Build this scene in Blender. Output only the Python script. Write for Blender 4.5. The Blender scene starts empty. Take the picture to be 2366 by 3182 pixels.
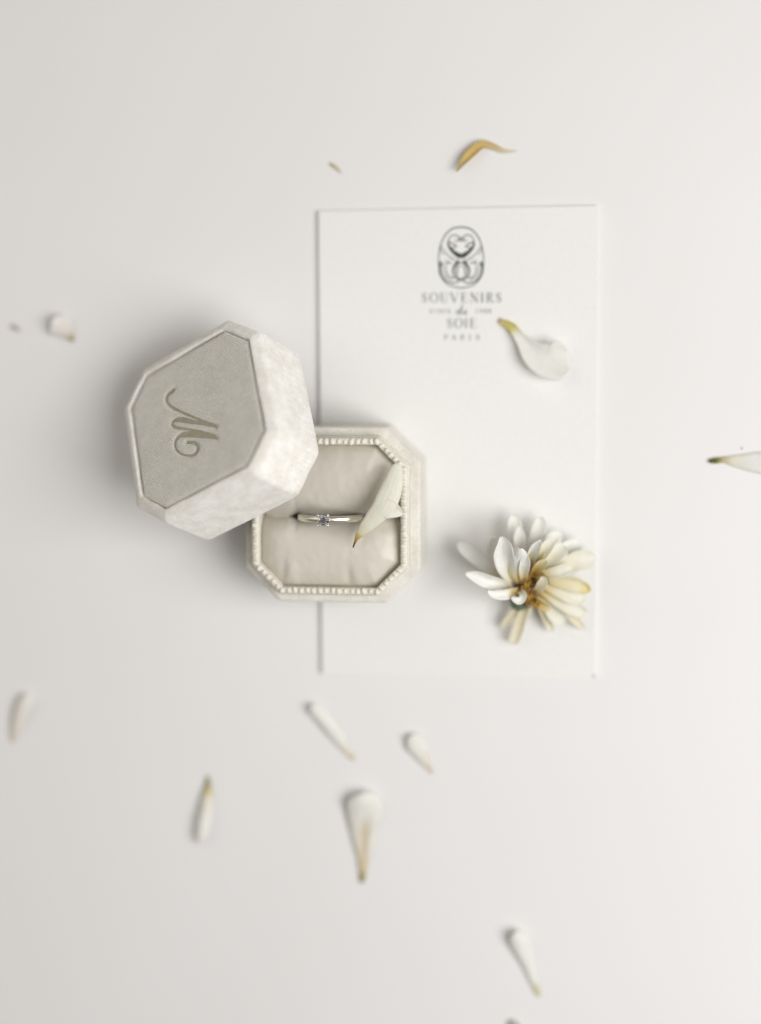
import bpy, bmesh, math, random
import numpy as np
from mathutils import Vector, Matrix, noise as mnoise
random.seed(7)
SC = bpy.context.scene
COL = SC.collection
MM = 0.001                      # everything below is written in millimetres, built in metres

# ------------------------------------------------------------------ camera
D, TA, TB = 415.0, 0.12, 0.08   # lens to the plane of the box top, and the slight lean of the camera
LENS, SENSOR = 50.0, 36.0
BACK = Vector((TA, TB, 1)).normalized()
CAM = Vector((0, 0, 20.0)) + BACK * D
RIGHT = Vector((0, 1, 0)).cross(BACK).normalized()
UP = BACK.cross(RIGHT)
cd = bpy.data.cameras.new('camera'); cam = bpy.data.objects.new('camera', cd); COL.objects.link(cam)
cd.lens = LENS; cd.sensor_fit = 'VERTICAL'; cd.sensor_height = SENSOR; cd.sensor_width = SENSOR
cd.clip_start = 0.01; cd.clip_end = 20.0
cam.matrix_world = Matrix(((RIGHT.x, UP.x, BACK.x, CAM.x*MM), (RIGHT.y, UP.y, BACK.y, CAM.y*MM),
                           (RIGHT.z, UP.z, BACK.z, CAM.z*MM), (0, 0, 0, 1)))
cd.dof.use_dof = True
FOCUS = Vector((-16.0, 0.0, 31.0))
cd.dof.focus_distance = (CAM - FOCUS).dot(BACK) * MM
cd.dof.aperture_fstop = 1.75
cd.dof.aperture_blades = 0
SC.camera = cam

# ------------------------------------------------------------------ world, window light, exposure
SC.view_settings.view_transform = 'Standard'; SC.view_settings.look = 'None'
SC.view_settings.exposure = 0.04; SC.view_settings.gamma = 1.0
w = bpy.data.worlds.new('World'); SC.world = w; w.use_nodes = True
bg = w.node_tree.nodes['Background']
bg.inputs[0].default_value = (1.0, 0.965, 0.90, 1); bg.inputs[1].default_value = 0.12
def area(name, loc, target, sx, sy, power, col):
    l = bpy.data.lights.new(name, 'AREA'); l.shape = 'RECTANGLE'; l.size = sx; l.size_y = sy
    l.energy = power; l.color = col
    o = bpy.data.objects.new(name, l); COL.objects.link(o); o.location = loc
    o.rotation_euler = (Vector(target) - Vector(loc)).to_track_quat('-Z', 'Y').to_euler()
    return o
area('window_light', (0.545, -0.08, 0.645), (0, 0, 0), 0.50, 0.62, 7.15, (1.0, 0.995, 0.985))
area('fill_light', (-0.58, 0.36, 0.70), (0, 0, 0), 0.90, 0.90, 2.6, (1.0, 0.945, 0.86))  # added fill lamp, brightens the lid top and opens the shadows
SC.cycles.use_denoising = True
SC.cycles.max_bounces = 10; SC.cycles.transmission_bounces = 10; SC.cycles.glossy_bounces = 6
SC.cycles.caustics_refractive = False; SC.cycles.caustics_reflective = False
SC.cycles.sample_clamp_indirect = 6.0

# ------------------------------------------------------------------ helpers
S2D = 2366.0 / 1652.0
def ray(px, py):                # photograph pixel -> direction
    f = LENS / SENSOR * 3182
    return RIGHT * ((px - 1183) / f) - UP * ((py - 1591) / f) - BACK
def src(px, py, z):             # photograph pixel at height z (mm)
    d = ray(px, py); return CAM + d * ((z - CAM.z) / d.z)
def at(px, py, z):              # the same on the 1652 px wide copy
    return src(px * S2D, py * S2D, z)

def link(name, me, parent=None, mat=None, smooth=True):
    o = bpy.data.objects.new(name, me); COL.objects.link(o)
    if parent: o.parent = parent
    if mat: me.materials.append(mat)
    if smooth:
        me.polygons.foreach_set('use_smooth', [True] * len(me.polygons))
    me.update()
    return o
def mesh(name, verts, faces):
    me = bpy.data.meshes.new(name)
    me.from_pydata([tuple(v * MM if isinstance(v, Vector) else Vector(v) * MM) for v in verts], [], faces)
    me.validate(); me.update()
    return me
def from_bm(name, bm):
    me = bpy.data.meshes.new(name); bmesh.ops.scale(bm, vec=(MM, MM, MM), verts=bm.verts)
    bm.to_mesh(me); bm.free(); return me
def empty(name, loc, label, cat, group=None, rot=None):
    o = bpy.data.objects.new(name, None); COL.objects.link(o); o.empty_display_size = 0.005
    if rot is not None: o.matrix_world = Matrix.Translation(Vector(loc) * MM) @ rot.to_4x4()
    else: o.location = Vector(loc) * MM
    return tag(o, label, cat, group)
def tag(o, label, cat, group=None):
    o['label'] = label; o['category'] = cat
    if group: o['group'] = group
    return o

def spline(pts, n):             # Catmull-Rom through rows of numbers
    P = np.array(pts, float); k = len(P)
    if k == 2:
        t = np.linspace(0, 1, n)[:, None]; return P[0] * (1 - t) + P[1] * t
    E = np.vstack([2 * P[0] - P[1], P, 2 * P[-1] - P[-2]])
    seg = np.linalg.norm(np.diff(P[:, :2], axis=0), axis=1) + 1e-9
    cum = np.r_[0, np.cumsum(seg)]; out = []
    for s in np.linspace(0, cum[-1], n):
        i = min(max(np.searchsorted(cum, s, 'right') - 1, 0), k - 2)
        t = (s - cum[i]) / seg[i]
        a, b, c, d = E[i], E[i+1], E[i+2], E[i+3]
        out.append(0.5 * (2*b + (c-a)*t + (2*a-5*b+4*c-d)*t*t + (3*b-a-3*c+d)*t**3))
    return np.array(out)

# ------------------------------------------------------------------ materials
def new_mat(name):
    m = bpy.data.materials.new(name); m.use_nodes = True
    nt = m.node_tree; return m, nt, nt.nodes['Principled BSDF']
def nnode(nt, kind, **kw):
    n = nt.nodes.new(kind)
    for k, v in kw.items():
        if k in n.inputs: n.inputs[k].default_value = v
        else: setattr(n, k, v)
    return n
def noise_col(nt, p, scale, c1, c2, lo=0.35, hi=0.65, detail=4, vec=None):
    tc = nnode(nt, 'ShaderNodeTexCoord')
    n = nnode(nt, 'ShaderNodeTexNoise', Scale=scale, Detail=detail)
    nt.links.new(tc.outputs['Object'], n.inputs['Vector'])
    r = nnode(nt, 'ShaderNodeValToRGB')
    r.color_ramp.elements[0].position = lo; r.color_ramp.elements[1].position = hi
    r.color_ramp.elements[0].color = (*c1, 1); r.color_ramp.elements[1].color = (*c2, 1)
    nt.links.new(n.outputs[0], r.inputs[0]); nt.links.new(r.outputs[0], p.inputs['Base Color'])
    return tc, r
def bump(nt, p, height_socket, strength, dist):
    b = nnode(nt, 'ShaderNodeBump', Strength=strength, Distance=dist)
    nt.links.new(height_socket, b.inputs['Height'])
    nt.links.new(b.outputs[0], p.inputs['Normal'])

def velvet(name, c1, c2, ribs, ang, scale=140.0, sheen=0.55, fuzz=0.9, rib_col=0.05):
    m, nt, p = new_mat(name)
    tc, r = noise_col(nt, p, scale, c1, c2, 0.36, 0.66, 5)
    p.inputs['Roughness'].default_value = 0.85
    p.inputs['Specular IOR Level'].default_value = 0.2
    p.inputs['Sheen Weight'].default_value = sheen; p.inputs['Sheen Roughness'].default_value = 0.35
    p.inputs['Sheen Tint'].default_value = (1, 0.98, 0.94, 1)
    n = nnode(nt, 'ShaderNodeTexNoise', Scale=2600.0, Detail=2.0)
    nt.links.new(tc.outputs['Object'], n.inputs['Vector'])
    mp = nnode(nt, 'ShaderNodeMapping'); mp.inputs['Rotation'].default_value = (0, 0, ang)
    nt.links.new(tc.outputs['Object'], mp.inputs['Vector'])
    wv = nnode(nt, 'ShaderNodeTexWave', Scale=2 * math.pi / (20 * 0.00062), Distortion=0.6)
    wv.inputs['Detail Scale'].default_value = 60.0
    nt.links.new(mp.outputs[0], wv.inputs['Vector'])
    mx = nnode(nt, 'ShaderNodeMath', operation='MULTIPLY_ADD')
    mx.inputs[1].default_value = ribs
    nt.links.new(wv.outputs['Fac'], mx.inputs[0])
    sc = nnode(nt, 'ShaderNodeMath', operation='MULTIPLY'); sc.inputs[1].default_value = fuzz
    nt.links.new(n.outputs[0], sc.inputs[0]); nt.links.new(sc.outputs[0], mx.inputs[2])
    bump(nt, p, mx.outputs[0], 0.6, 0.0003)
    # lint and brushed pile: fine light and dark flecks, and the faint tone of the ribs
    fk = nnode(nt, 'ShaderNodeTexNoise', Scale=1100.0, Detail=3.0, Roughness=0.7)
    nt.links.new(tc.outputs['Object'], fk.inputs['Vector'])
    f1 = nnode(nt, 'ShaderNodeMapRange'); f1.inputs[1].default_value = 0.3; f1.inputs[2].default_value = 0.7
    f1.inputs[3].default_value = 0.90; f1.inputs[4].default_value = 1.05
    nt.links.new(fk.outputs[0], f1.inputs[0])
    f2 = nnode(nt, 'ShaderNodeMapRange'); f2.inputs[3].default_value = 1-rib_col; f2.inputs[4].default_value = 1.0
    nt.links.new(wv.outputs['Fac'], f2.inputs[0])
    fm = nnode(nt, 'ShaderNodeMath', operation='MULTIPLY')
    nt.links.new(f1.outputs[0], fm.inputs[0]); nt.links.new(f2.outputs[0], fm.inputs[1])
    vs = nnode(nt, 'ShaderNodeVectorMath', operation='SCALE')
    nt.links.new(r.outputs[0], vs.inputs[0]); nt.links.new(fm.outputs[0], vs.inputs['Scale'])
    nt.links.new(vs.outputs[0], p.inputs['Base Color'])
    return m

VELVET = velvet('ivory_velvet', (0.85, 0.81, 0.74), (0.96, 0.95, 0.915), 0.12, 0.3, 260.0, 1.0, rib_col=0.03)
VELVET_TOP = velvet('pressed_velvet', (0.88, 0.85, 0.765), (0.94, 0.92, 0.85), 1.8, -0.75, 260.0, 1.0, rib_col=0.10)
VELVET_MARK = velvet('embossed_velvet', (0.40, 0.365, 0.27), (0.48, 0.445, 0.34), 0.4, -0.75, 300.0, 0.0)
VELVET_BOX = velvet('box_velvet', (0.77, 0.735, 0.655), (0.86, 0.83, 0.76), 0.3, 0.0, 180.0, 0.5)

m, nt, p = new_mat('white_table'); TABLE = m
tc, r = noise_col(nt, p, 9.0, (0.79, 0.778, 0.776), (0.81, 0.80, 0.798), 0.3, 0.7, 3)
p.inputs['Roughness'].default_value = 0.62; p.inputs['Specular IOR Level'].default_value = 0.25
n = nnode(nt, 'ShaderNodeTexNoise', Scale=900.0, Detail=3.0); nt.links.new(tc.outputs['Object'], n.inputs['Vector'])
bump(nt, p, n.outputs[0], 0.12, 0.0003)

m, nt, p = new_mat('card_stock'); CARD = m
tc, r = noise_col(nt, p, 700.0, (0.82, 0.812, 0.795), (0.845, 0.838, 0.825), 0.3, 0.7, 4)
p.inputs['Roughness'].default_value = 0.8; p.inputs['Specular IOR Level'].default_value = 0.2
n = nnode(nt, 'ShaderNodeTexNoise', Scale=1500.0, Detail=3.0); nt.links.new(tc.outputs['Object'], n.inputs['Vector'])
bump(nt, p, n.outputs[0], 0.15, 0.0002)

def plain(name, col, rough, metal=0.0, vary=0.12, scale=400.0, spec=0.4):
    m, nt, p = new_mat(name)
    noise_col(nt, p, scale, tuple(c * (1 - vary) for c in col), tuple(min(1, c * (1 + vary)) for c in col), 0.3, 0.7, 3)
    p.inputs['Roughness'].default_value = rough; p.inputs['Metallic'].default_value = metal
    p.inputs['Specular IOR Level'].default_value = spec
    return m
INK = plain('green_black_ink', (0.03, 0.05, 0.045), 0.6)
INK_SOFT = plain('grey_green_ink', (0.15, 0.165, 0.155), 0.7)
CORD = plain('pearl_cord', (0.74, 0.70, 0.60), 0.5, vary=0.08)
BEAD = plain('pearl_bead', (0.79, 0.755, 0.675), 0.6, vary=0.06, scale=900, spec=0.5)
GOLD = plain('pale_gold', (0.95, 0.90, 0.79), 0.36, 1.0, 0.05)
SILVER = plain('prong_metal', (0.80, 0.76, 0.76), 0.12, 1.0, 0.05)
CALYX = plain('calyx_green', (0.13, 0.17, 0.10), 0.6)
HEART = plain('withered_brown', (0.16, 0.08, 0.018), 0.7, vary=0.4, scale=700)
FLORET = plain('floret_gold', (0.42, 0.25, 0.045), 0.6, vary=0.35, scale=700)
CRUMB = plain('dark_crumb', (0.22, 0.21, 0.18), 0.8)

m, nt, p = new_mat('champagne_satin'); SATIN = m
tc, r = noise_col(nt, p, 120.0, (0.63, 0.585, 0.51), (0.67, 0.625, 0.55), 0.3, 0.7, 3)
p.inputs['Roughness'].default_value = 0.42; p.inputs['Specular IOR Level'].default_value = 0.5
p.inputs['Sheen Weight'].default_value = 0.25; p.inputs['Sheen Roughness'].default_value = 0.4
n = nnode(nt, 'ShaderNodeTexNoise', Scale=3200.0, Detail=2.0); nt.links.new(tc.outputs['Object'], n.inputs['Vector'])
bump(nt, p, n.outputs[0], 0.25, 0.00015)

m, nt, p = new_mat('clear_gem'); GEM = m
nt.nodes.remove(p)
g = nnode(nt, 'ShaderNodeBsdfGlass', Roughness=0.0, IOR=2.4, Color=(0.992, 0.978, 0.992, 1))
gl = nnode(nt, 'ShaderNodeBsdfGlossy', Roughness=0.02, Color=(1, 0.98, 1, 1))
mxg = nnode(nt, 'ShaderNodeMixShader', Fac=0.6)
nt.links.new(g.outputs[0], mxg.inputs[1]); nt.links.new(gl.outputs[0], mxg.inputs[2])
nt.links.new(mxg.outputs[0], nt.nodes['Material Output'].inputs[0])

m, nt, p = new_mat('petal_tissue'); PETAL = m
at_ = nnode(nt, 'ShaderNodeAttribute', attribute_name='tint')
tc = nnode(nt, 'ShaderNodeTexCoord')
nz = nnode(nt, 'ShaderNodeTexNoise', Scale=500.0, Detail=3.0); nt.links.new(tc.outputs['Object'], nz.inputs['Vector'])
mr = nnode(nt, 'ShaderNodeMapRange'); mr.inputs[3].default_value = 0.92; mr.inputs[4].default_value = 1.04
nt.links.new(nz.outputs[0], mr.inputs[0])
vm = nnode(nt, 'ShaderNodeVectorMath', operation='SCALE')
nt.links.new(at_.outputs['Color'], vm.inputs[0]); nt.links.new(mr.outputs[0], vm.inputs['Scale'])
nt.links.new(vm.outputs[0], p.inputs['Base Color'])
p.inputs['Roughness'].default_value = 0.75; p.inputs['Specular IOR Level'].default_value = 0.15
p.inputs['Sheen Weight'].default_value = 0.15
vn = nnode(nt, 'ShaderNodeAttribute', attribute_name='vein')
wv = nnode(nt, 'ShaderNodeMath', operation='SINE'); ml = nnode(nt, 'ShaderNodeMath', operation='MULTIPLY')
ml.inputs[1].default_value = 16.0
nt.links.new(vn.outputs['Fac'], ml.inputs[0]); nt.links.new(ml.outputs[0], wv.inputs[0])
bump(nt, p, wv.outputs[0], 0.2, 0.0001)
tr = nnode(nt, 'ShaderNodeBsdfTranslucent'); nt.links.new(vm.outputs[0], tr.inputs[0])
mx = nnode(nt, 'ShaderNodeMixShader', Fac=0.28)
nt.links.new(p.outputs[0], mx.inputs[1]); nt.links.new(tr.outputs[0], mx.inputs[2])
nt.links.new(mx.outputs[0], nt.nodes['Material Output'].inputs[0])

# ------------------------------------------------------------------ the table
bm = bmesh.new(); bmesh.ops.create_grid(bm, x_segments=8, y_segments=8, size=900)
table = link('table_surface', from_bm('table_surface', bm), None, TABLE)
table['kind'] = 'structure'; table['label'] = 'smooth white table surface under everything'

# ------------------------------------------------------------------ octagon lofts
def octa(half, leg, r, n=5):
    """closed loop of a cut-corner square with softly rounded corners"""
    c = [Vector(v) for v in ((-half, half-leg), (-half+leg, half), (half-leg, half), (half, half-leg),
                             (half, -half+leg), (half-leg, -half), (-half+leg, -half), (-half, -half+leg))]
    out = []
    for i in range(8):
        a, b, d = c[i-1], c[i], c[(i+1) % 8]
        u, v = (a-b).normalized(), (d-b).normalized()
        t = r * math.tan(math.radians(22.5))
        t = min(t, 0.45 * min((a-b).length, (d-b).length))
        p0, p1 = b + u*t, b + v*t
        for k in range(n):
            s = k / (n-1)
            out.append(p0*(1-s)**2 + b*2*s*(1-s) + p1*s*s)
        nxt = d + (b-d).normalized()*t
        for k in range(1, 6):
            out.append(p1.lerp(nxt, k/6))
    return out
def inset(half, leg, d, r): return octa(half-d, max(leg-0.586*d, 0.5), max(r-0.4*d, 0.4))
def loft(name, half, leg, r, prof, parent, mat, close_last=False, close_first=False, wob=0.0):
    """prof: rows (inset, z)"""
    verts, faces = [], []; n = None
    for d, z in prof:
        lp = inset(half, leg, d, r); n = len(lp)
        for q in lp:
            k = wob * mnoise.noise(Vector((q.x*0.35, q.y*0.35, z*0.35)))
            qq = q * (1 + k / max(q.length, 1))
            verts.append(Vector((qq.x, qq.y, z)))
    for j in range(len(prof)-1):
        for i in range(n):
            a, b = j*n+i, j*n+(i+1) % n
            faces.append((b, a, a+n, b+n))
    if close_last: faces.append(tuple(reversed(range((len(prof)-1)*n, len(prof)*n))))
    if close_first: faces.append(tuple(range(n)))
    return link(name, mesh(name, verts, faces), parent, mat)

# ------------------------------------------------------------------ stationery card
CARD_T = 1.5
c0, c1, c2, c3 = at(697, 453, CARD_T), at(1294, 451, CARD_T), at(1299, 1470, CARD_T), at(692, 1468, CARD_T)
cc = (c0+c1+c2+c3)/4
cw = ((c1-c0).length + (c2-c3).length)/2; ch = ((c3-c0).length + (c2-c1).length)/2
ux = (c1-c0 + c2-c3).normalized(); cang = math.atan2(ux.y, ux.x)
card = empty('stationery_card', (cc.x, cc.y, 0), 'white printed card lying flat under the ring box and flower', 'card',
             rot=Matrix.Rotation(cang, 3, 'Z'))
bm = bmesh.new(); bmesh.ops.create_cube(bm, size=1)
for v in bm.verts: v.co = Vector((v.co.x*cw, v.co.y*ch, (v.co.z+0.5)*CARD_T))
bmesh.ops.bevel(bm, geom=list(bm.edges), offset=0.25, segments=2, affect='EDGES')
sheet = link('sheet', from_bm('sheet', bm), card, CARD, smooth=False)
bpy.context.view_layer.update()
cinv = card.matrix_world.inverted()
def oncard(px, py):             # photograph pixel -> card coordinates (mm), just above the paper
    q = cinv @ (src(px, py, CARD_T) * MM) / MM
    return q.x, q.y
def ribbon(rows, z, closed=False):
    """flat stroke: rows (x, y, width)"""
    P = np.array(rows, float); n = len(P); V, F = [], []
    for i in range(n):
        if closed: t = P[(i+1) % n, :2] - P[i-1, :2]
        else: t = P[min(i+1, n-1), :2] - P[max(i-1, 0), :2]
        t = t / (np.linalg.norm(t) + 1e-9); nn = np.array([-t[1], t[0]]) * P[i, 2] / 2
        V += [Vector((*(P[i, :2]+nn), z)), Vector((*(P[i, :2]-nn), z))]
    for i in range(n if closed else n-1):
        a, b = 2*i, 2*((i+1) % n); F.append((a, a+1, b+1, b))
    return V, F
class Strokes:
    def __init__(s): s.V, s.F, s.k = [], [], 0
    def add(s, rows, closed=False):
        V, F = ribbon(rows, CARD_T + 0.03 + 0.0012*s.k, closed); s.k += 1
        o = len(s.V); s.V += V; s.F += [tuple(i+o for i in f) for f in F]
    def build(s, name, mat): return link(name, mesh(name, s.V, s.F), card, mat, smooth=False)
EK = 300/1652                   # the emblem was measured on an enlarged crop
def emb(x, y): return oncard(1300 + x*EK, 690 + y*EK)
emW = EK / 10.65                # crop pixels to mm
E_ = Strokes()
def estroke(pts, n=26, mirror=True, closed=False):
    for sgn in ((1, -1) if mirror else (1,)):
        q = []
        src_pts = pts + pts[:1] if closed else pts
        for x, y, wd in spline(src_pts, n)[:-1 if closed else None]:
            X = 735 + (x-735)*sgn
            q.append((*emb(X, y), wd*emW))
        E_.add(q, closed)
estroke([(735,85,24),(880,112,24),(1000,215,22),(1080,380,20),(1118,600,18),(1118,760,16)], 30)
estroke([(1100,880,14),(1040,990,14),(940,1080,18),(735,1132,20)], 20)
estroke([(512,345,18),(540,440,44),(630,530,70),(735,596,96)], 20)
estroke([(515,350,16),(525,290,16),(570,235,18),(640,222,18),(700,262,18),(695,310,18),(655,325,16),(628,296,12)], 30)
estroke([(735,262,14),(700,300,26),(735,330,14)], 12)
estroke([(512,362,18),(560,352,20),(625,388,22),(655,412,20),(605,440,18),(545,425,16)], 22)
estroke([(505,320,6),(520,352,34),(500,392,10)], 8)
estroke([(425,430,8),(450,500,13),(530,585,15),(640,655,18),(700,690,16),(735,700,14)], 26)
estroke([(400,400,8),(395,480,12),(440,560,10)], 10)
estroke([(712,672,16),(678,690,56),(628,750,44),(598,820,34),(604,890,26),(640,950,24),(700,985,20),(770,965,20),(815,900,18),(815,830,16),(790,770,14),(750,730,12)], 44)
estroke([(700,760,10),(665,820,12),(680,890,10)], 12)
estroke([(372,672,10),(392,700,40),(370,760,34),(372,840,38),(405,930,34),(480,1005,26),(590,1040,22),(690,1020,18),(735,975,14)], 34)
estroke([(430,690,10),(415,780,12),(440,880,12),(500,950,14),(590,985,14)], 24)
estroke([(490,690,12),(470,780,14),(490,880,14),(560,945,14),(640,950,16)], 24)
estroke([(478,640,8),(500,690,18),(580,706,14)], 12)
estroke([(540,640,8),(556,670,14)], 6)
emblem = E_.build('emblem', INK)

TK, TN, SF = 0.15, 0.05, 0.05
def _arc(cx, cy, rx, ry, a0, a1, n, tw=TK, tn=TN):
    out = []
    for k in range(n):
        a = math.radians(a0 + (a1-a0)*k/(n-1))
        out.append((cx+rx*math.cos(a), cy+ry*math.sin(a), tn+(tw-tn)*abs(math.cos(a))**1.5))
    return out
def serif(x, y, h=0.16): return [(x-h, y, SF), (x+h, y, SF)]
GL = {
 'S': [spline([(.82,.72,TN),(.74,.93,TN),(.5,1,TN),(.24,.92,.08),(.16,.74,.12),(.34,.58,TK),(.64,.44,TK),(.84,.26,.12),(.74,.07,.08),(.48,0,TN),(.22,.06,TN),(.14,.28,TN)], 30).tolist(),
       [(.82,.66,.05),(.84,.98,.05)], [(.13,.02,.05),(.13,.32,.05)]],
 'O': [_arc(.5,.5,.44,.5,0,360,34)],
 'U': [[(.2,1,TK),(.2,.3,TK)], spline([(.2,.3,TK),(.26,.08,.1),(.5,0,TN),(.76,.1,TN),(.82,.32,TN)],14).tolist(), [(.82,.3,TN),(.82,1,TN)], serif(.2,1), serif(.82,1,.13)],
 'V': [[(.12,1,TK),(.52,0,TK)], [(.52,0,TN),(.88,1,TN)], serif(.12,1), serif(.88,1,.13)],
 'E': [[(.22,0,TK),(.22,1,TK)], [(.1,1,TN),(.84,1,TN)], [(.22,.52,TN),(.66,.52,TN)], [(.1,0,TN),(.9,0,TN)], [(.84,1.0,.05),(.84,.8,.04)], [(.9,0,.05),(.92,.22,.04)], [(.66,.62,.05),(.66,.42,.05)]],
 'N': [[(.16,0,TN),(.16,1,TN)], [(.14,1,TK),(.84,0,TK)], [(.84,0,TN),(.84,1,TN)], serif(.16,0,.13), serif(.1,1,.1), serif(.84,1,.13)],
 'I': [[(.5,0,TK),(.5,1,TK)], serif(.5,0,.2), serif(.5,1,.2)],
 'R': [[(.22,0,TK),(.22,1,TK)], [(.1,1,TN),(.4,1,TN)], spline([(.4,1,TN),(.66,.95,.1),(.74,.76,.13),(.62,.55,.09),(.36,.5,TN),(.22,.5,TN)],16).tolist(), [(.46,.5,.1),(.9,0,.14)], serif(.22,0), serif(.9,0,.1)],
 'P': [[(.25,0,TK),(.25,1,TK)], [(.1,1,TN),(.45,1,TN)], spline([(.45,1,TN),(.74,.94,.1),(.82,.74,.13),(.7,.52,.09),(.4,.46,TN),(.25,.46,TN)],16).tolist(), serif(.25,0)],
 'A': [[(.1,0,TN),(.5,1,TN)], [(.5,1,TK),(.9,0,TK)], [(.24,.34,TN),(.74,.34,TN)], serif(.1,0,.11), serif(.9,0,.13)],
 'C': [_arc(.54,.5,.44,.5,40,320,26), [(.88,.66,.05),(.88,.98,.05)]],
 '1': [[(.5,0,TK),(.5,1,TK)], [(.5,1,.06),(.3,.86,.05)], serif(.5,0,.2)],
 '9': [_arc(.5,.68,.34,.32,0,360,22), spline([(.84,.66,.13),(.78,.34,.1),(.56,.06,.06),(.24,0,.06)],12).tolist()],
 '8': [_arc(.5,.75,.28,.25,0,360,20), _arc(.5,.25,.36,.26,0,360,22)],
 'd': [_arc(.36,.28,.26,.26,20,380,22,.16,.06), spline([(.98,1.05,.06),(.82,.8,.14),(.66,.35,.14),(.66,.06,.09),(.86,.08,.05),(1.0,.2,.04)],16).tolist(), spline([(.98,1.05,.05),(.8,1.1,.05),(.62,.92,.05)],8).tolist()],
 'e': [spline([(.0,.18,.04),(.4,.28,.06),(.66,.42,.08),(.56,.56,.06),(.34,.5,.1),(.22,.26,.16),(.34,.02,.12),(.6,.02,.06),(.9,.22,.04)],24).tolist()],
}
def letter(st, chr_, xl, yt, wd, h, bold=1.0):     # box given on the enlarged crop
    for s in GL[chr_]:
        s = [tuple(q) for q in s]
        if len(s) < 4: s = spline(s, 4).tolist()
        st.add([(*emb(xl + x*wd, yt + (1-y)*h), max(wt*bold*h, 7)*emW) for x, y, wt in s])
L = Strokes()
for chr_, xc, wd in (('S',108,92),('O',270,150),('U',445,134),('V',620,152),('E',792,118),('N',962,146),('I',1095,90),('R',1225,124),('S',1378,92)):
    letter(L, chr_, xc-wd/2, 1212, wd, 162)
L.build('lettering', INK_SOFT)
L = Strokes()
for k, chr_ in enumerate('SINCE'): letter(L, chr_, 192+k*78, 1494, 58, 62, 1.1)
for k, chr_ in enumerate('1988'): letter(L, chr_, 965+k*76, 1488, 62, 66, 1.1)
L.build('lettering', INK_SOFT)
L = Strokes(); letter(L, 'd', 648, 1440, 120, 140, 1.0); letter(L, 'e', 765, 1450, 100, 130, 1.0)
L.build('lettering', INK)
L = Strokes()
for chr_, xc, wd in (('S',540,92),('O',692,142),('I',818,66),('E',940,112)): letter(L, chr_, xc-wd/2, 1650, wd, 160)
L.build('lettering', INK_SOFT)
L = Strokes()
for chr_, xc in (('P',478),('A',610),('R',758),('I',884),('S',1018)): letter(L, chr_, xc-38, 1930, 76, 82, 1.15)
L.build('lettering', INK_SOFT)

# ------------------------------------------------------------------ ring box (lower half)
BH, BLEG, BR = 25.8, 10.0, 2.2
BX, BY = -14.0, -0.85
LEDGE, COLLAR = 22.0, 26.6
BZ = CARD_T + 0.03
box = empty('ring_box', (BX, BY, BZ), 'open octagonal ivory velvet ring box holding a ring in its satin cushion', 'ring box')
L0, L1 = LEDGE-BZ, COLLAR-BZ
prof = [(4.0, 0), (0.6, 0), (0.15, 0.4), (0, 1.2)] + [(0, 1.2+(L0-2.4)*k/6) for k in range(1, 7)] + \
       [(0.1, L0-0.65), (0.4, L0-0.2), (0.9, L0), (2.9, L0)]
loft('shell', BH, BLEG, BR, prof, box, VELVET_BOX, wob=0.25)
prof = [(2.7, L0-1.0), (2.75, L0+0.6), (2.8, L1-0.7), (3.0, L1-0.2), (3.4, L1), (4.6, L1), (4.95, L1-0.25), (5.05, L1-0.9), (5.1, 8.0)]
loft('collar', BH, BLEG, BR, prof, box, VELVET_BOX, wob=0.15)

def walk(loop, step):           # even points round a closed loop
    P = loop + loop[:1]; seg = [(P[i+1]-P[i]).length for i in range(len(loop))]
    tot = sum(seg); n = round(tot/step); out = []; i = 0; acc = 0
    for k in range(n):
        s = tot*k/n
        while acc + seg[i] < s: acc += seg[i]; i += 1
        t = (s-acc)/seg[i]; out.append((P[i].lerp(P[i+1], t), (P[i+1]-P[i]).normalized()))
    return out
# gimp cord the beads are sewn on
lp = inset(BH, BLEG, 4.15, BR); V, F = [], []
pts = walk(lp, 0.6)
for q, t in pts:
    nn = Vector((-t.y, t.x))
    for a in range(8):
        an = 2*math.pi*a/8
        V.append(Vector((q.x+nn.x*1.05*math.cos(an), q.y+nn.y*1.05*math.cos(an), L1+0.25+0.42*math.sin(an))))
for i in range(len(pts)):
    for a in range(8):
        b = (i+1) % len(pts); F.append((i*8+a, i*8+(a+1) % 8, b*8+(a+1) % 8, b*8+a))
link('trim_cord', mesh('trim_cord', V, F), box, CORD)
bm = bmesh.new(); bmesh.ops.create_uvsphere(bm, u_segments=14, v_segments=9, radius=1)
for v in bm.verts: v.co = Vector((v.co.x*0.74, v.co.y*0.95, v.co.z*0.55))
bead_me = from_bm('bead', bm); first = True
for q, t in walk(inset(BH, BLEG, 4.2, BR), 1.85):
    o = link('bead', bead_me, box, BEAD if first else None); first = False
    j = lambda a: random.uniform(-a, a)
    o.location = (Vector((q.x+j(.12), q.y+j(.12), L1+0.75+j(.1))))*MM
    o.rotation_euler = (j(.3), j(.25), math.atan2(t.y, t.x)+j(.4))
    s = random.uniform(0.72, 1.1); o.scale = (s, s*random.uniform(.92, 1.08), s)

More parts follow.
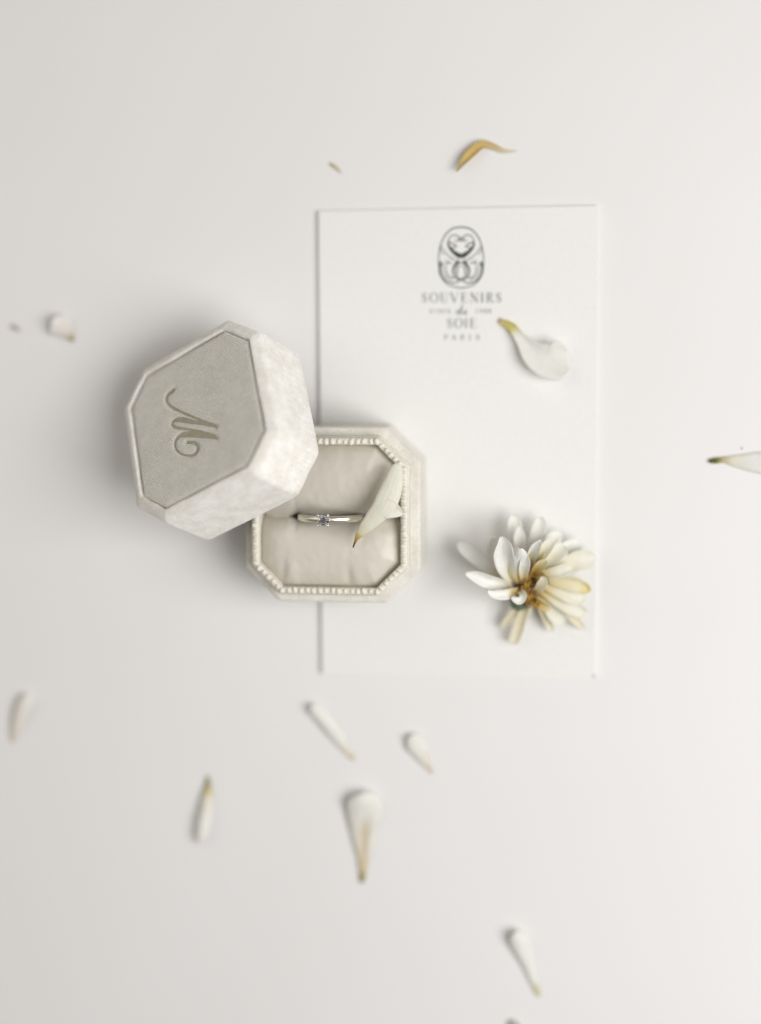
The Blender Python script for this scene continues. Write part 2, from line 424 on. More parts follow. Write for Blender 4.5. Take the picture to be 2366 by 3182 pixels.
# cushion: two padded rolls with the slot between
CI = 5.15
CZ = 24.6 - BZ
slot0 = at(600, 1122, 27); slot1 = at(880, 1127, 27)
def slot_y(x): return slot0.y + (slot1.y-slot0.y)*(x-slot0.x)/(slot1.x-slot0.x)
RINGX = at(713, 1126, 27).x
def oct_dist(x, y, half, leg):
    a = half - max(abs(x), abs(y)); b = (2*half-leg - abs(x)-abs(y))/math.sqrt(2)
    return min(a, b)
ch_, cl_ = BH-CI, BLEG-0.586*CI
def cushion_z(x, y):            # box coordinates
    wx, wy = x+BX, y+BY
    d = max(oct_dist(x, y, ch_, cl_), 0.0)
    z = CZ - 0.9 + 4.5*(1-math.exp(-d/3.0))
    u = wy - slot_y(wx); g = 0.0
    for s in (-1, 1):
        e = wx - (RINGX + s*9.6)
        g = max(g, 1.0*math.exp(-(e/1.5)**2))
    if abs(wx-RINGX) < 9.6: g = max(g, 0.9)
    au = abs(u); aw = max(au-g, 0.0)
    z -= 3.9*math.exp(-aw/1.7) + 1.1*math.exp(-(aw/4.5)**2)
    if au < g: z -= 5.0*(1-(au/g)**2)
    # pulled creases running in from the rim
    for ex, ey, dx, dy, ln, am, wd in ((-14.2,-20.2,0.15,1,9,1.0,1.1), (-10.5,-20.4,-0.1,1,8,-0.8,1.6), (5.4,-20.4,0.05,1,8,1.0,1.2), (9,-20.4,-0.4,1,9,-0.7,1.6),
                                       (-20.4,4,1,0.3,7,.6,1.0), (20.4,-3,-1,0.05,8,.8,1.2), (20.2,-8,-1,.3,6,.4,1.3), (4,20.3,.1,-1,7,.5,1.4), (15.5,15.5,-.8,-.6,8,.6,1.4)):
        l = math.hypot(dx, dy); dx /= l; dy /= l
        a = (x-ex)*dx + (y-ey)*dy; b = -(x-ex)*dy + (y-ey)*dx
        if a > -1: z -= 0.45*am*math.exp(-(b/wd)**2)*math.exp(-(a/ln)**2)*min(1, d/1.2+.3)
    z += 0.12*mnoise.noise(Vector((x*0.16, y*0.16, 3.1))) + 0.08*mnoise.noise(Vector((x*0.5, y*0.5, 1.1)))
    return z
ys = []
y0 = slot_y(BX) - BY
yy = -ch_+0.01
while yy < ch_:
    ys.append(yy); yy += 0.12 if abs(yy-y0) < 3.2 else 0.42
ys.append(ch_-0.01); NX = 130; V, F = [], []
for y in ys:
    X = min(ch_, 2*ch_-cl_-abs(y)); 
    for i in range(NX+1):
        x = X*(2*i/NX-1); yr = y
        V.append(Vector((x, yr, cushion_z(x, yr))))
for j in range(len(ys)-1):
    for i in range(NX):
        a = j*(NX+1)+i; F.append((a, a+1, a+NX+2, a+NX+1))
link('cushion', mesh('cushion', V, F), box, SATIN)

# ------------------------------------------------------------------ the ring
RC = at(707, 1127, 30); RY = slot_y(RC.x)
RR, RW, RT = 9.9, 1.9, 1.25
RZ = 32.6 - RR
ring = empty('engagement_ring', (RC.x+0.55, RY, RZ-RR), 'pale gold ring with one round clear stone standing in the cushion slot', 'ring')
V, F = [], []; NS = 96
sec = [(-.5,.0),(-.49,.6),(-.42,.88),(0,1),(.42,.88),(.49,.6),(.5,0),(.3,-.12),(-.3,-.12)]
for i in range(NS):
    a = 2*math.pi*i/NS
    top = max(0, math.cos(a))          # angle from the top
    wv_ = RW*(1 - 0.18*math.exp(-((a if a < math.pi else a-2*math.pi)/0.3)**2))
    for u, h in sec:
        r_ = RR - RT + RT*h
        V.append(Vector((r_*math.sin(a), u*wv_, RR + r_*math.cos(a))))
n = len(sec)
for i in range(NS):
    for k in range(n):
        b = (i+1) % NS; F.append((i*n+k, i*n+(k+1) % n, b*n+(k+1) % n, b*n+k))
link('band', mesh('band', V, F), ring, GOLD)
GX = -0.55                       # stone sits a little left of the band's middle as seen
sz = 2*RR + 1.9                  # girdle height
bm = bmesh.new()
GR = 1.62
def gv(r, z, a): return bm.verts.new((GX + r*math.cos(a), r*math.sin(a), z))
tab = [gv(GR*0.55, sz+0.62, math.pi/4*k) for k in range(8)]
star = [gv(GR*0.80, sz+0.36, math.pi/4*k+math.pi/8) for k in range(8)]
gird = [gv(GR, sz+0.05, math.pi/8*k) for k in range(16)]
gir2 = [gv(GR, sz-0.05, math.pi/8*k) for k in range(16)]
pav = [gv(GR*0.45, sz-0.85, math.pi/4*k+math.pi/8) for k in range(8)]
cul = bm.verts.new((GX, 0, sz-1.5))
bm.faces.new(tab)
for k in range(8):
    k2 = (k+1) % 8
    bm.faces.new((tab[k2], tab[k], star[k]))
    bm.faces.new((star[k], tab[k], gird[2*k], gird[2*k+1]))
    bm.faces.new((tab[k2], star[k], gird[2*k+1], gird[(2*k+2) % 16]))
    bm.faces.new((gir2[2*k], pav[k-1], pav[k])); bm.faces.new((gir2[2*k], pav[k], gir2[2*k+1]))
    bm.faces.new((gir2[2*k+1], pav[k], gir2[(2*k+2) % 16])); bm.faces.new((pav[k], pav[k-1], cul))
for k in range(16):
    k2 = (k+1) % 16; bm.faces.new((gird[k2], gird[k], gir2[k], gir2[k2]))
bmesh.ops.recalc_face_normals(bm, faces=bm.faces)
link('gemstone', from_bm('gemstone', bm), ring, GEM, smooth=False)
def tube(path, rads, seg=10):
    V, F = [], []; P = [Vector(q) for q in path]
    for i, q in enumerate(P):
        t = (P[min(i+1, len(P)-1)] - P[max(i-1, 0)]).normalized()
        a = t.orthogonal().normalized() if i == 0 else (a - t*a.dot(t)).normalized()
        b = t.cross(a)
        for k in range(seg):
            an = 2*math.pi*k/seg; V.append(q + (a*math.cos(an)+b*math.sin(an))*rads[i])
    for i in range(len(P)-1):
        for k in range(seg):
            F.append((i*seg+k, i*seg+(k+1) % seg, (i+1)*seg+(k+1) % seg, (i+1)*seg+k))
    F.append(tuple(reversed(range(seg)))); F.append(tuple(range((len(P)-1)*seg, len(P)*seg)))
    return V, F
for k in range(4):
    an = math.pi/4 + k*math.pi/2; cx_, sy_ = math.cos(an), math.sin(an)
    path = [(GX+0.5*cx_, 0.5*sy_, sz-2.3), (GX+1.5*cx_, 1.5*sy_, sz-0.9), (GX+2.1*cx_, 2.1*sy_, sz+0.05), (GX+2.05*cx_, 2.05*sy_, sz+0.45),
            (GX+1.85*cx_, 1.85*sy_, sz+0.74), (GX+1.66*cx_, 1.66*sy_, sz+0.72)]
    V, F = tube(path, [.3, .32, .38, .44, .40, .16])
    link('prong', mesh('prong', V, F), ring, SILVER)
V, F = [], []
for i in range(32):
    a = 2*math.pi*i/32
    for k in range(8):
        b = 2*math.pi*k/8; r_ = 1.15+0.22*math.cos(b)
        V.append(Vector((GX+r_*math.cos(a), r_*math.sin(a), sz-1.35+0.22*math.sin(b))))
for i in range(32):
    for k in range(8):
        j = (i+1) % 32; F.append((i*8+k, j*8+k, j*8+(k+1) % 8, i*8+(k+1) % 8))
link('basket', mesh('basket', V, F), ring, SILVER)

# ------------------------------------------------------------------ the lid, leaning on the box
LR = Matrix(((0.85543346, -0.25106023, -0.45299267), (0.42487855, 0.84034331, 0.33660266), (0.29616182, -0.48040804, 0.82552788)))
LT = Vector((-42.24, 20.41, 17.25))
LH, LLEG, LHT, LRD = 26.2, 9.7, 20.8, 2.3
lid = empty('velvet_cover', LT, 'ivory velvet box lid with embossed letter, leaning tilted on the open box', 'box lid', rot=LR)
prof = [(2.9, 5.0), (2.6, 0.3), (2.0, 0.0), (0.5, 0.0), (0.12, 0.3), (0, 0.9)] + [(0, 0.9+(LHT-3.6)*k/8) for k in range(1, 9)] + \
       [(0.12, LHT-2.1), (0.45, LHT-1.5), (0.95, LHT-1.05), (2.3, LHT-0.25), (2.9, LHT-0.05), (3.25, LHT-0.1), (3.5, LHT-0.45), (3.6, LHT-1.3), (3.9, LHT-1.6), (6.0, LHT-1.6)]
loft('body', LH, LLEG, LRD, prof, lid, VELVET, close_last=True, wob=0.3)
prof = [(2.55, 0.6), (2.55, 4.0), (3.2, 4.4), (6, 4.6)]
loft('lining', LH, LLEG, LRD, prof, lid, SATIN, close_last=True)
# monogram strokes measured on an enlarged crop, laid on the lid's top plane
PZ = LHT - 0.15
ML = lid.matrix_world.copy()
bpy.context.view_layer.update(); ML = lid.matrix_world.inverted()
def onlid(px, py):
    o = (ML @ (CAM*MM))/MM; d = (ML.to_3x3() @ ray(px, py)).normalized()
    return o + d*((PZ-o.z)/d.z)
MK = 250/1652
def mono(x, y):
    q = onlid(470 + x*MK, 1180 + y*MK); return q.x, q.y
mono_mm = MK/10.9
MONO = [
 spline([(465,175,60),(420,235,74),(360,275,64),(318,335,52),(308,410,50),(345,490,52),(440,570,56),(600,650,50),(760,722,46),(900,780,42),(1080,850,44),(1340,945,36)], 60),
 spline([(415,890,46),(455,840,60),(540,812,84),(680,826,98),(830,856,84),(1000,885,66),(1160,905,76),(1290,940,60),(1330,985,26)], 50),
 spline([(415,890,46),(440,945,50),(520,978,54),(660,998,46),(820,1022,36),(1000,1050,34),(1180,1110,34),(1340,1200,30)], 50),
 spline([(1350,1205,34),(1260,1160,84),(1120,1130,116),(950,1118,124),(780,1112,116),(640,1125,96),(550,1170,66),(490,1250,46),(480,1330,40),(510,1430,40),(590,1505,36),(700,1545,36),(820,1550,44),(905,1500,50),(948,1410,56),(930,1330,60),(860,1285,62),(720,1278,56)], 90),
]
mono_rows = []
for st in MONO: mono_rows.append([(*mono(x, y), wd*mono_mm*1.35) for x, y, wd in st])
mp_ = np.array([(q[0], q[1], q[2]) for st in mono_rows for q in st])
def press(x, y):
    d = np.sqrt((mp_[:, 0]-x)**2 + (mp_[:, 1]-y)**2) - mp_[:, 2]*0.5
    d = d.min(); return -0.45/(1+math.exp((d-0.15)/0.24))
ph, pl = LH-3.9, LLEG-0.586*3.9
def panel_z(x, y):
    d = max(oct_dist(x, y, ph, pl), 0)
    z = PZ - 0.75*math.exp(-d/0.5) + 0.10*mnoise.noise(Vector((x*.12, y*.12, 9)))
    if abs(x) < 13 and abs(y) < 14: z += press(x, y)
    return z
NP = 150; V, F = [], []
for j in range(NP+1):
    y = (ph-0.01)*(2*j/NP-1); X = min(ph, 2*ph-pl-abs(y))-0.01
    for i in range(NP+1):
        x = X*(2*i/NP-1); V.append(Vector((x, y, panel_z(x, y))))
for j in range(NP):
    for i in range(NP):
        a = j*(NP+1)+i; F.append((a, a+1, a+NP+2, a+NP+1))
link('top_panel', mesh('top_panel', V, F), lid, VELVET_TOP)
V, F = [], []
for k, st in enumerate(mono_rows):
    P = np.array(st); o = len(V)
    for i in range(len(P)):
        t = P[min(i+1, len(P)-1), :2] - P[max(i-1, 0), :2]; t /= np.linalg.norm(t)+1e-9
        for u in (-.5, -.25, 0, .25, .5):
            x, y = P[i, 0]-t[1]*P[i, 2]*u*.86, P[i, 1]+t[0]*P[i, 2]*u*.86
            V.append(Vector((x, y, panel_z(x, y)+0.05+0.006*k)))
    for i in range(len(P)-1):
        for c in range(4):
            a = o+i*5+c; F.append((a, a+1, a+6, a+5))
link('monogram', mesh('monogram', V, F), lid, VELVET_MARK)

# ------------------------------------------------------------------ petals
WHITE = (0.94, 0.935, 0.895); CREAM = (0.90, 0.865, 0.75); YEL = (0.74, 0.60, 0.24); OLIVE = (0.30, 0.29, 0.08)
LEMON = (0.74, 0.72, 0.34); TAN = (0.66, 0.54, 0.36); BROWN = (0.16, 0.08, 0.02); GOLDC = (0.66, 0.45, 0.10)
def ramp(cols, t):
    for (t0, c0_), (t1, c1_) in zip(cols, cols[1:]):
        if t <= t1:
            f = (t-t0)/max(t1-t0, 1e-6); return tuple(a*(1-f)+b*f for a, b in zip(c0_, c1_))
    return cols[-1][1]
def petal_mesh(name, rows, cols, cup=0.25, roll=0.0, N=26, M=10, thick=0.09, wobble=0.12, curl=0.0, seed=0, floor=None, streak=None, groove=0.0):
    """rows: world points (x, y, z mm, width mm) from base to tip; cup>0 lifts both edges; roll in degrees"""
    R = spline(rows, N); V, F, T, U = [], [], [], []
    top = []
    for i in range(N):
        p_ = Vector(R[i, :3]); tn = Vector(R[min(i+1, N-1), :3]) - Vector(R[max(i-1, 0), :3]); tn.normalize()
        side = tn.cross(Vector((0, 0, 1)))
        side = side.normalized() if side.length > 1e-3 else Vector((1, 0, 0))
        side = Matrix.Rotation(math.radians(roll), 3, tn) @ side
        nor = side.cross(tn).normalized()
        wd = max(R[i, 3], 0.05); s_ = i/(N-1)
        for j in range(M):
            u = 2*j/(M-1)-1
            e = 1 + wobble*0.5*mnoise.noise(Vector((s_*3, u*2, seed*7.3)))
            lift = cup*wd*(u*u) - groove*wd*math.exp(-(u/.32)**2)*math.sin(math.pi*min(1, s_*1.15)) + curl*wd*u*abs(u) + wobble*wd*0.5*mnoise.noise(Vector((s_*2.6+9, u*1.3, seed*3.1)))
            q = p_ + side*(u*wd*0.5*e*(1-0.12*abs(cup)*u*u)) + nor*lift
            top.append((q, nor))
            c_ = ramp(cols, s_)
            if streak:                      # a withered line up the middle
                k_ = streak[3]*math.exp(-(u/.34)**2)*max(0, min(1, (s_-streak[1])/.08, (streak[2]-s_)/.15))
                c_ = tuple(a*(1-k_)+b*k_ for a, b in zip(c_, streak[0]))
            T.append(c_); U.append(u)
    nv = N*M
    V = [q+n_*thick/2 for q, n_ in top] + [q-n_*thick/2 for q, n_ in top]
    for i in range(N-1):
        for j in range(M-1):
            a = i*M+j
            F.append((a, a+M, a+M+1, a+1)); F.append((nv+a, nv+a+1, nv+a+M+1, nv+a+M))
    for i in range(N-1):
        a, b = i*M, i*M+M-1
        F.append((a, a+nv, a+M+nv, a+M)); F.append((b, b+M, b+M+nv, b+nv))
    for j in range(M-1):
        a = j; F.append((a, a+1, a+1+nv, a+nv)); a = (N-1)*M+j; F.append((a, a+nv, a+1+nv, a+1))
    if floor is not None:
        mz = min(v.z for v in V); V = [Vector((v.x, v.y, v.z-mz+floor)) for v in V]
    return V, F, T+T, U+U
def petal_obj(name, parts, parent=None, origin=None):
    V, F, T, U = [], [], [], []
    for v, f, t, u in parts:
        o = len(V); V += v; F += [tuple(i+o for i in q) for q in f]; T += t; U += u
    if origin is None: 
        origin = Vector((sum(v.x for v in V)/len(V), sum(v.y for v in V)/len(V), min(v.z for v in V)))
    me = mesh(name, [v-origin for v in V], F)
    if len(me.vertices) == len(T):
        a = me.attributes.new('tint', 'FLOAT_COLOR', 'POINT'); a.data.foreach_set('color', [c for t in T for c in (*t, 1)])
        b = me.attributes.new('vein', 'FLOAT', 'POINT'); b.data.foreach_set('value', U)
    o = link(name, me, parent, PETAL)
    if parent is None: o.location = origin*MM
    else: o.location = (origin*MM) - parent.location
    bmx = bmesh.new(); bmx.from_mesh(me); bmesh.ops.recalc_face_normals(bmx, faces=bmx.faces); bmx.to_mesh(me); bmx.free()
    return o
def P(rows, wk=1/7.1):          # rows (x, y, z, width px) on the 1652 px copy
    return [(*at(x, y, z), w_*wk) for x, y, z, w_ in rows]
WB = [(0, YEL), (.12, CREAM), (.4, WHITE), (1, WHITE)]
GRP = 'loose petals scattered on the table'
def loose(rows, cols, label, floor=0.06, group=GRP, name='petal', **kw):
    o = petal_obj(name, [petal_mesh(name, P(rows), cols, floor=floor, **kw)])
    return tag(o, label, 'petal', group)
loose([(1122,326,1.0,4),(1095,327,1.2,9),(1068,316,1.5,13),(1045,314,1.8,18),(1018,336,2.2,20),(1000,357,2.6,12),(990,372,3.0,3)],
      [(0,CREAM),(.3,(.72,.60,.34)),(.55,(.72,.54,.20)),(.75,(.74,.56,.22)),(1,(.52,.42,.20))], 'curled golden dried petal lying above the card', cup=.35, seed=1)
loose([(740,375,.5,3),(728,362,.8,7),(715,354,.6,4)], [(0,TAN),(.5,(.74,.62,.42)),(1,(.62,.5,.3))], 'tiny tan petal sliver lying above the top left card corner', cup=.2, seed=2, N=12, M=6)
loose([(158,740,.7,9),(152,732,1.2,18),(140,718,2.2,46),(128,708,3.4,54),(116,700,4.4,34),(110,698,4.6,8)],
      [(0,(.34,.26,.14)),(.15,TAN),(.35,(.90,.86,.81)),(1,(.93,.91,.88))], 'short cupped white petal with brown base, left of the leaning lid', cup=-.12, roll=0, seed=3)
loose([(22,706,.5,5),(32,711,.7,12),(44,718,.5,5)], [(0,(.62,.54,.50)),(1,(.66,.58,.54))], 'faint pinkish brown petal scrap near the left edge above the middle', cup=.15, seed=4, N=12, M=6)
loose([(24,1612,1.2,9),(30,1590,2.0,24),(42,1552,3.2,34),(54,1522,3.6,30),(60,1508,3.2,8)], [(0,(.86,.77,.64)),(.3,(.92,.87,.79)),(1,WHITE)],
      'white petal standing on its edge beside a dark shadow, at the left edge', cup=-.16, roll=4, seed=5)
loose([(449,1684,.8,5),(450,1704,1.6,14),(448,1730,2.6,24),(442,1775,3.6,30),(435,1812,3.8,28),(430,1834,3.4,9)],
      [(0,(.36,.36,.20)),(.12,(.50,.46,.22)),(.22,(.78,.66,.38)),(.32,CREAM),(.6,WHITE),(1,(.93,.91,.88))], 'narrow white petal with olive tip pointing up, below the leaning lid', cup=-.18, roll=4, seed=6)
loose([(768,1648,.6,9),(754,1632,1.0,17),(728,1594,1.8,30),(700,1560,2.6,30),(682,1540,3.2,26),(674,1532,3.2,8)], [(0,(.74,.64,.40)),(.15,CREAM),(.35,WHITE),(1,WHITE)],
      'slim white petal slanting down to a yellowish base, just below the card corner', cup=-.16, roll=4, seed=7)
loose([(938,1678,.5,7),(926,1658,1.0,18),(912,1632,1.8,40),(900,1612,2.4,44),(888,1600,2.6,16)], [(0,(.80,.68,.54)),(.3,CREAM),(.6,WHITE),(1,WHITE)],
      'small oval white petal below the bottom edge of the card', cup=-.14, roll=4, groove=.05, seed=8)
loose([(784,1916,.9,10),(786,1896,1.1,17),(788,1862,1.6,30),(788,1815,2.4,62),(790,1768,3.4,82),(786,1738,4.4,72),(782,1724,4.8,24)],
      [(0,(.34,.30,.06)),(.07,(.46,.38,.12)),(.16,(.86,.74,.52)),(.30,(.88,.82,.70)),(.45,(.92,.90,.83)),(1,WHITE)], 'large spoon shaped white petal with a long brown tapering base', cup=-.16, roll=3, groove=.16, seed=9, streak=((.74,.62,.42),.12,.72,.8))
loose([(1170,2162,.5,9),(1163,2142,1.0,15),(1150,2102,1.6,25),(1136,2066,2.4,38),(1126,2040,3.4,42),(1116,2026,4.0,14)], [(0,LEMON),(.12,(.76,.74,.48)),(.25,WHITE),(1,WHITE)],
      'white petal with pale lemon base nearest the bottom edge', cup=-.14, roll=4, seed=10)
loose([(1102,2228,1.0,8),(1114,2222,1.2,18),(1122,2238,1.2,26),(1130,2256,1,8)], [(0,(.50,.48,.44)),(1,WHITE)], 'petal tip just entering at the bottom edge of the picture', cup=.3, seed=11, N=14)
loose([(1082,694,.7,8),(1096,702,1.4,15),(1112,710,2.0,19),(1134,738,2.4,28),(1160,768,2.8,56),(1190,782,3.2,78),(1218,780,3.6,84),(1236,778,3.6,40)],
      [(0,(.80,.66,.46)),(.1,(.74,.66,.26)),(.2,(.72,.68,.24)),(.3,WHITE),(1,WHITE)], 'broad white petal with bright yellow base lying on the card beside the lettering', cup=.2, roll=4, seed=12, floor=CARD_T+.06)
loose([(1540,1001,1.5,7),(1552,1000,1.5,12),(1572,998,1.3,13),(1600,1001,1.4,28),(1650,1004,2.0,46),(1690,1006,2.2,50),(1720,1008,2,12)],
      [(0,(.14,.15,.02)),(.10,(.17,.18,.03)),(.16,(.60,.52,.26)),(.3,CREAM),(.5,WHITE),(1,WHITE)], 'long white petal with dark green base running off the right edge', cup=-.14, groove=.08, roll=0, seed=13)

# the petal laid across the open box
def zp(x, y): return [ (700+.4116*x)/S2D, (1270+.4116*y)/S2D ]
def zr(rows): return [(*zp(x, y), z, w_*.2874) for x, y, z, w_ in rows]
bx = zr([(966,1048,30.8,10),(975,1022,31.2,15),(990,988,31.8,26),(1008,958,32.3,50),(1048,908,33.0,88),(1112,838,33.9,126),(1184,755,34.6,158),(1230,672,34.4,172),(1262,585,33.6,156),(1284,500,32.6,122),(1298,432,31.6,80),(1302,408,31.2,16)])
fl = zr([(1180,740,33.4,110),(1240,755,33.5,150),(1288,775,32.8,105),(1322,790,32.0,56),(1342,799,31.6,14)])
bcol = [(0,(.05,.03,.01)),(.035,BROWN),(.08,(.50,.32,.06)),(.14,(.66,.50,.16)),(.17,(.80,.74,.50)),(.28,(.90,.88,.77)),(1,(.92,.91,.83))]
o = petal_obj('petal', [petal_mesh('petal', P(bx, 1/7.5), bcol, cup=-.13, roll=2, N=40, M=13, wobble=.06, seed=21),
                        petal_mesh('petal', P(fl, 1/7.5), [(0,(.92,.91,.83)),(1,(.92,.90,.82))], cup=.15, roll=8, N=14, M=9, wobble=.1, seed=22)])
tag(o, 'creamy petal with a brown pointed tip lying across the ring in the open box', 'petal')

# ------------------------------------------------------------------ the flower
def zf(x, y): return ((1370+.3208*x)/S2D, (1530+.3208*y)/S2D)
fb = at(*zf(840, 950), 0)
flower = empty('white_flower', (fb.x, fb.y, CARD_T), 'cream white flower head with browned golden centre lying on the card', 'flower')
FW = .3208/10.9
def fp(rows, cols, seed, **kw):
    R_ = [(*at(*zf(x, y), z), w_*FW) for x, y, z, w_ in rows]
    return petal_obj('petal', [petal_mesh('petal', R_, cols, seed=seed, **kw)], flower)
FG = [(0,(.55,.36,.08)),(.14,(.74,.60,.28)),(.3,(.84,.79,.58)),(.6,WHITE),(1,WHITE)]
FW_ = [(0,(.78,.70,.44)),(.15,(.85,.82,.70)),(.4,WHITE),(1,WHITE)]
FR = [(0,(.62,.42,.10)),(.18,(.80,.69,.38)),(.4,(.90,.86,.70)),(.75,(.92,.90,.80)),(1,(.92,.91,.84))]
FT = [(0,(.68,.56,.26)),(.4,(.86,.79,.58)),(1,(.90,.86,.72))]
# back left, low and dim
fp([(590,820,8,50),(480,740,9,110),(330,620,10,150),(230,540,10.5,130),(165,490,10.5,40)], FW_, 31, cup=.2)
fp([(720,720,8,60),(720,560,8.5,120),(720,400,9,150),(715,270,9,130),(712,215,9,40)], FW_, 32, cup=.2)
fp([(800,700,8,60),(775,540,10,110),(765,420,12,120),(770,330,13,40)], FW_, 33, cup=.2)
fp([(860,720,8,60),(900,540,8,130),(945,380,8,160),(965,280,7.5,120),(970,240,7,30)], FW_, 34, cup=.2)
fp([(920,700,9,70),(1000,580,9,140),(1080,470,8.5,170),(1140,420,8,120),(1170,395,8,30)], FW_, 35, cup=.2)
fp([(960,740,9,70),(1100,640,8.5,130),(1230,545,7.5,170),(1330,500,6.5,120),(1365,490,6.5,30)], FW_, 351, cup=.2)
# right side, broad and low
fp([(980,780,10,70),(1180,720,10,170),(1330,660,9,220),(1440,640,8,190),(1495,635,7.5,60)], FR, 36, cup=.22)
fp([(960,840,10,70),(1140,860,9.5,130),(1300,890,8.5,160),(1400,930,8,120),(1440,960,7.5,30)], [(0,(.62,.42,.10)),(.3,(.82,.74,.48)),(.75,(.90,.85,.64)),(.9,(.86,.76,.42)),(1,(.78,.62,.24))], 37, cup=.3)
fp([(960,880,10,70),(1130,940,9,140),(1270,1000,8,170),(1370,1020,7,120),(1400,1022,7,40)], FR, 38, cup=.25)
fp([(950,930,9,70),(1110,1020,8,140),(1250,1100,7,170),(1370,1160,6,130),(1415,1180,6,40)], FR, 39, cup=.25)
fp([(940,970,8,70),(1040,1080,7,150),(1120,1180,6,190),(1180,1240,5,150),(1200,1262,5,50)], FR, 40, cup=.2)
fp([(930,980,8,50),(980,1120,6.5,80),(1030,1240,5,80),(1065,1320,4,66),(1078,1350,3.6,24)], FT, 41, cup=.25)
fp([(1080,1040,7,50),(1230,1170,5.5,80),(1330,1260,4.5,80),(1400,1325,4,30)], FT, 42, cup=.25)
fp([(860,990,8,50),(800,1160,6.5,100),(750,1320,5,120),(710,1430,4.2,110),(698,1470,4,40)], FT, 43, cup=.2)
fp([(840,990,8,40),(760,1100,6.5,74),(670,1210,5.5,80),(610,1290,4.5,60),(580,1320,4.2,20)], FT, 44, cup=.2)
fp([(850,1000,9,30),(868,1090,8,44),(872,1170,7,40),(872,1185,7,16)], FT, 45, cup=.2, N=14)
fp([(900,760,11,80),(1000,690,12.5,150),(1100,600,13,190),(1170,540,12.5,160),(1195,515,12,50)], FR, 46, cup=.25)
fp([(940,800,12,80),(1080,780,13.5,120),(1200,750,13.5,130),(1270,735,13,40)], FR, 47, cup=.3)
fp([(880,740,12,80),(960,620,14,120),(1050,500,15,120),(1130,430,14.5,40)], FR, 48, cup=.3)
fp([(860,740,12,70),(890,620,15.5,110),(930,530,18,110),(975,465,19.5,36)], FG, 49, cup=.35, roll=-10)
# the upright left petals, sharp
fp([(640,810,11,60),(580,690,14.5,140),(530,570,18,160),(510,480,21,120),(520,430,22.5,40)], FW_, 50, cup=.3, roll=-10)
fp([(700,860,12,70),(640,740,16.5,170),(610,610,20.5,210),(605,500,24,180),(590,428,26,60)], FW_, 51, cup=.36, roll=6)
fp([(755,880,12,80),(725,790,16,190),(728,680,20.5,210),(750,600,24,160),(765,545,26,50)], FG, 52, cup=-.3, roll=0)
fp([(800,860,12,60),(800,760,16,100),(810,660,20,110),(812,580,22.5,40)], FG, 53, cup=.3, roll=14)
fp([(690,935,13,60),(600,895,15.5,130),(470,855,18,150),(340,805,20,130),(238,782,21,36)], FW_, 54, cup=.34, roll=-8)
fp([(745,945,13,60),(670,965,16,110),(580,975,18,120),(500,965,19.5,90),(462,945,20.5,36)], [(0,(.66,.48,.16)),(.2,(.80,.70,.42)),(.4,WHITE),(1,WHITE)], 55, cup=.42, roll=-12)
fp([(770,950,13,40),(790,1000,15.5,84),(760,1042,17,90),(715,1030,17.6,60),(695,1010,17.4,26)], WB, 56, cup=.4, roll=0, N=18)
# curled inner petals round the heart
fp([(905,960,12,50),(960,920,14,96),(990,860,15.5,100),(985,815,16,40)], [(0,(.66,.48,.16)),(.3,(.84,.77,.55)),(1,(.86,.83,.70))], 58, cup=.18, N=18)
fp([(930,780,11.5,70),(1000,850,13.5,110),(1040,910,14,60)], [(0,(.62,.44,.10)),(.5,(.80,.68,.36)),(1,(.85,.79,.58))], 59, cup=.4, N=18)
fp([(830,800,11,60),(880,700,13.5,110),(950,600,15.5,140),(1000,560,16,50)], [(0,(.50,.30,.04)),(.35,(.74,.56,.18)),(.7,(.84,.76,.46)),(1,(.86,.82,.62))], 60, cup=.3)
fp([(890,800,12.5,50),(930,745,15,90),(985,690,17,110),(1030,650,18,40)], [(0,(.40,.22,.03)),(.3,(.72,.52,.14)),(.65,(.86,.76,.44)),(1,(.90,.86,.66))], 61, cup=.3)
fp([(900,1040,11.5,50),(960,1085,13,80),(1020,1120,13.5,80),(1060,1140,13.5,30)], [(0,(.36,.20,.03)),(.4,(.70,.50,.14)),(1,(.88,.80,.54))], 62, cup=.3, N=18)
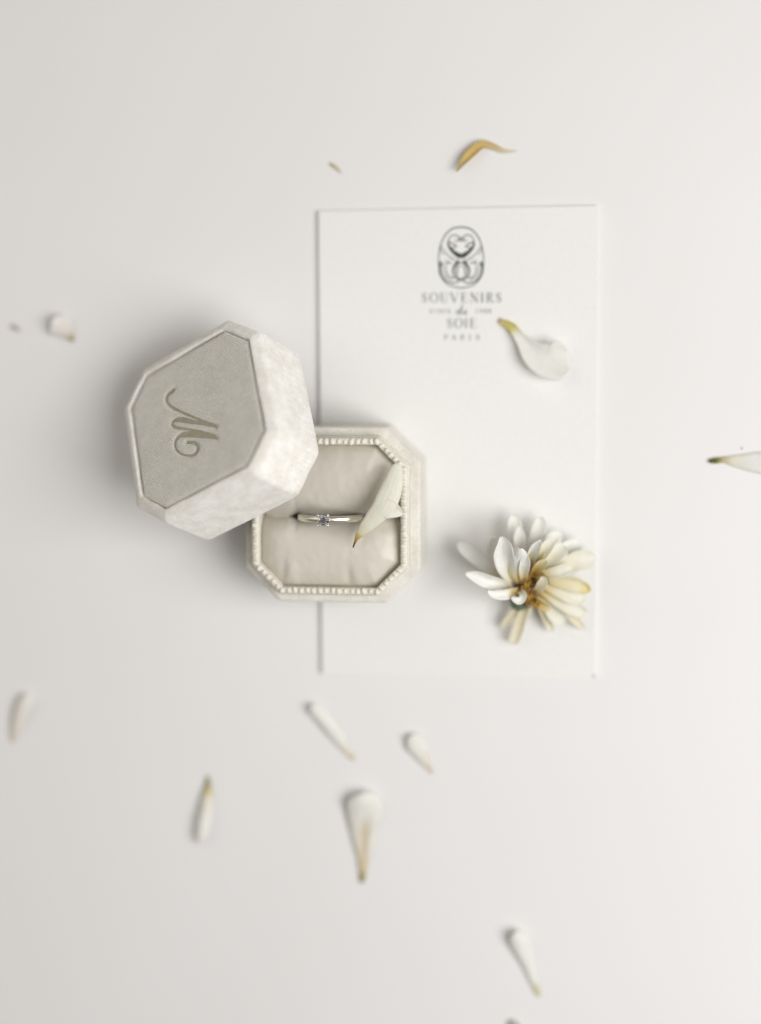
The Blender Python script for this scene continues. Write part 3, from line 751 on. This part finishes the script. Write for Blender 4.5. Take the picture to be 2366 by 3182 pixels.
# heart and calyx
def lump(name, cpx, z, rx, ry, rz, mat, amp, ang=0):
    bm = bmesh.new(); bmesh.ops.create_icosphere(bm, subdivisions=4, radius=1)
    c = at(*zf(*cpx), z); Rz = Matrix.Rotation(ang, 3, 'Z')
    for v in bm.verts:
        k = 1 + amp*mnoise.noise(v.co*3.5) + amp*.6*mnoise.noise(v.co*9)
        v.co = Rz @ Vector((v.co.x*rx*k, v.co.y*ry*k, v.co.z*rz*k))
    o = link(name, from_bm(name, bm), flower, mat); o.location = c*MM - flower.location
    return o
lump('flower_centre', (868, 930), 10.6, 2.5, 5.4, 2.2, HEART, .3, math.radians(-28))
lump('receptacle', (752, 925), 9.6, 1.7, 1.5, 1.8, HEART, .3)
lump('calyx', (760, 1060), 6.4, 2.7, 2.6, 3.6, CALYX, .12)
lump('calyx', (840, 970), 4.2, 2.8, 2.8, 2.8, CALYX, .12)
# tubular florets in the heart: too fine to pick apart
V, F = [], []
rnd = random.Random(5)
for k in range(110):
    s = rnd.random(); cx_ = 800+150*s*(1 if rnd.random() < .6 else .5)+rnd.uniform(-25, 25)
    cy_ = (930-150*s) if rnd.random() < .55 else (950+150*s)
    z0 = 11.2+rnd.uniform(0, 1.2); c = at(*zf(cx_, cy_), z0); tip = c + Vector((rnd.uniform(-.7, .7), rnd.uniform(-.7, .7), rnd.uniform(0.8, 2.2)))
    v, f = tube([c, c.lerp(tip, .6), tip], [.22, .26, .34], 6)
    o = len(V); V += [q - flower.location/MM for q in v]; F += [tuple(i+o for i in q) for q in f]
fl_o = link('florets', mesh('florets', V, F), flower, FLORET); fl_o['kind'] = 'stuff'

# ------------------------------------------------------------------ two crumbs
def crumb(px, py, z0, r, label):
    bm = bmesh.new(); bmesh.ops.create_icosphere(bm, subdivisions=2, radius=r)
    for v in bm.verts: v.co *= 1 + .35*mnoise.noise(v.co*2.0+Vector((px, 0, 0))); v.co.z *= .6
    o = link('crumb', from_bm('crumb', bm), None, CRUMB); o.location = (at(px, py, z0+r*.55))*MM
    tag(o, label, 'crumb')
crumb(1610, 973, 0, .24, 'tiny dark crumb above the green based petal at right')
crumb(1289, 1467, CARD_T, .32, 'tiny dark crumb at the lower right card corner')
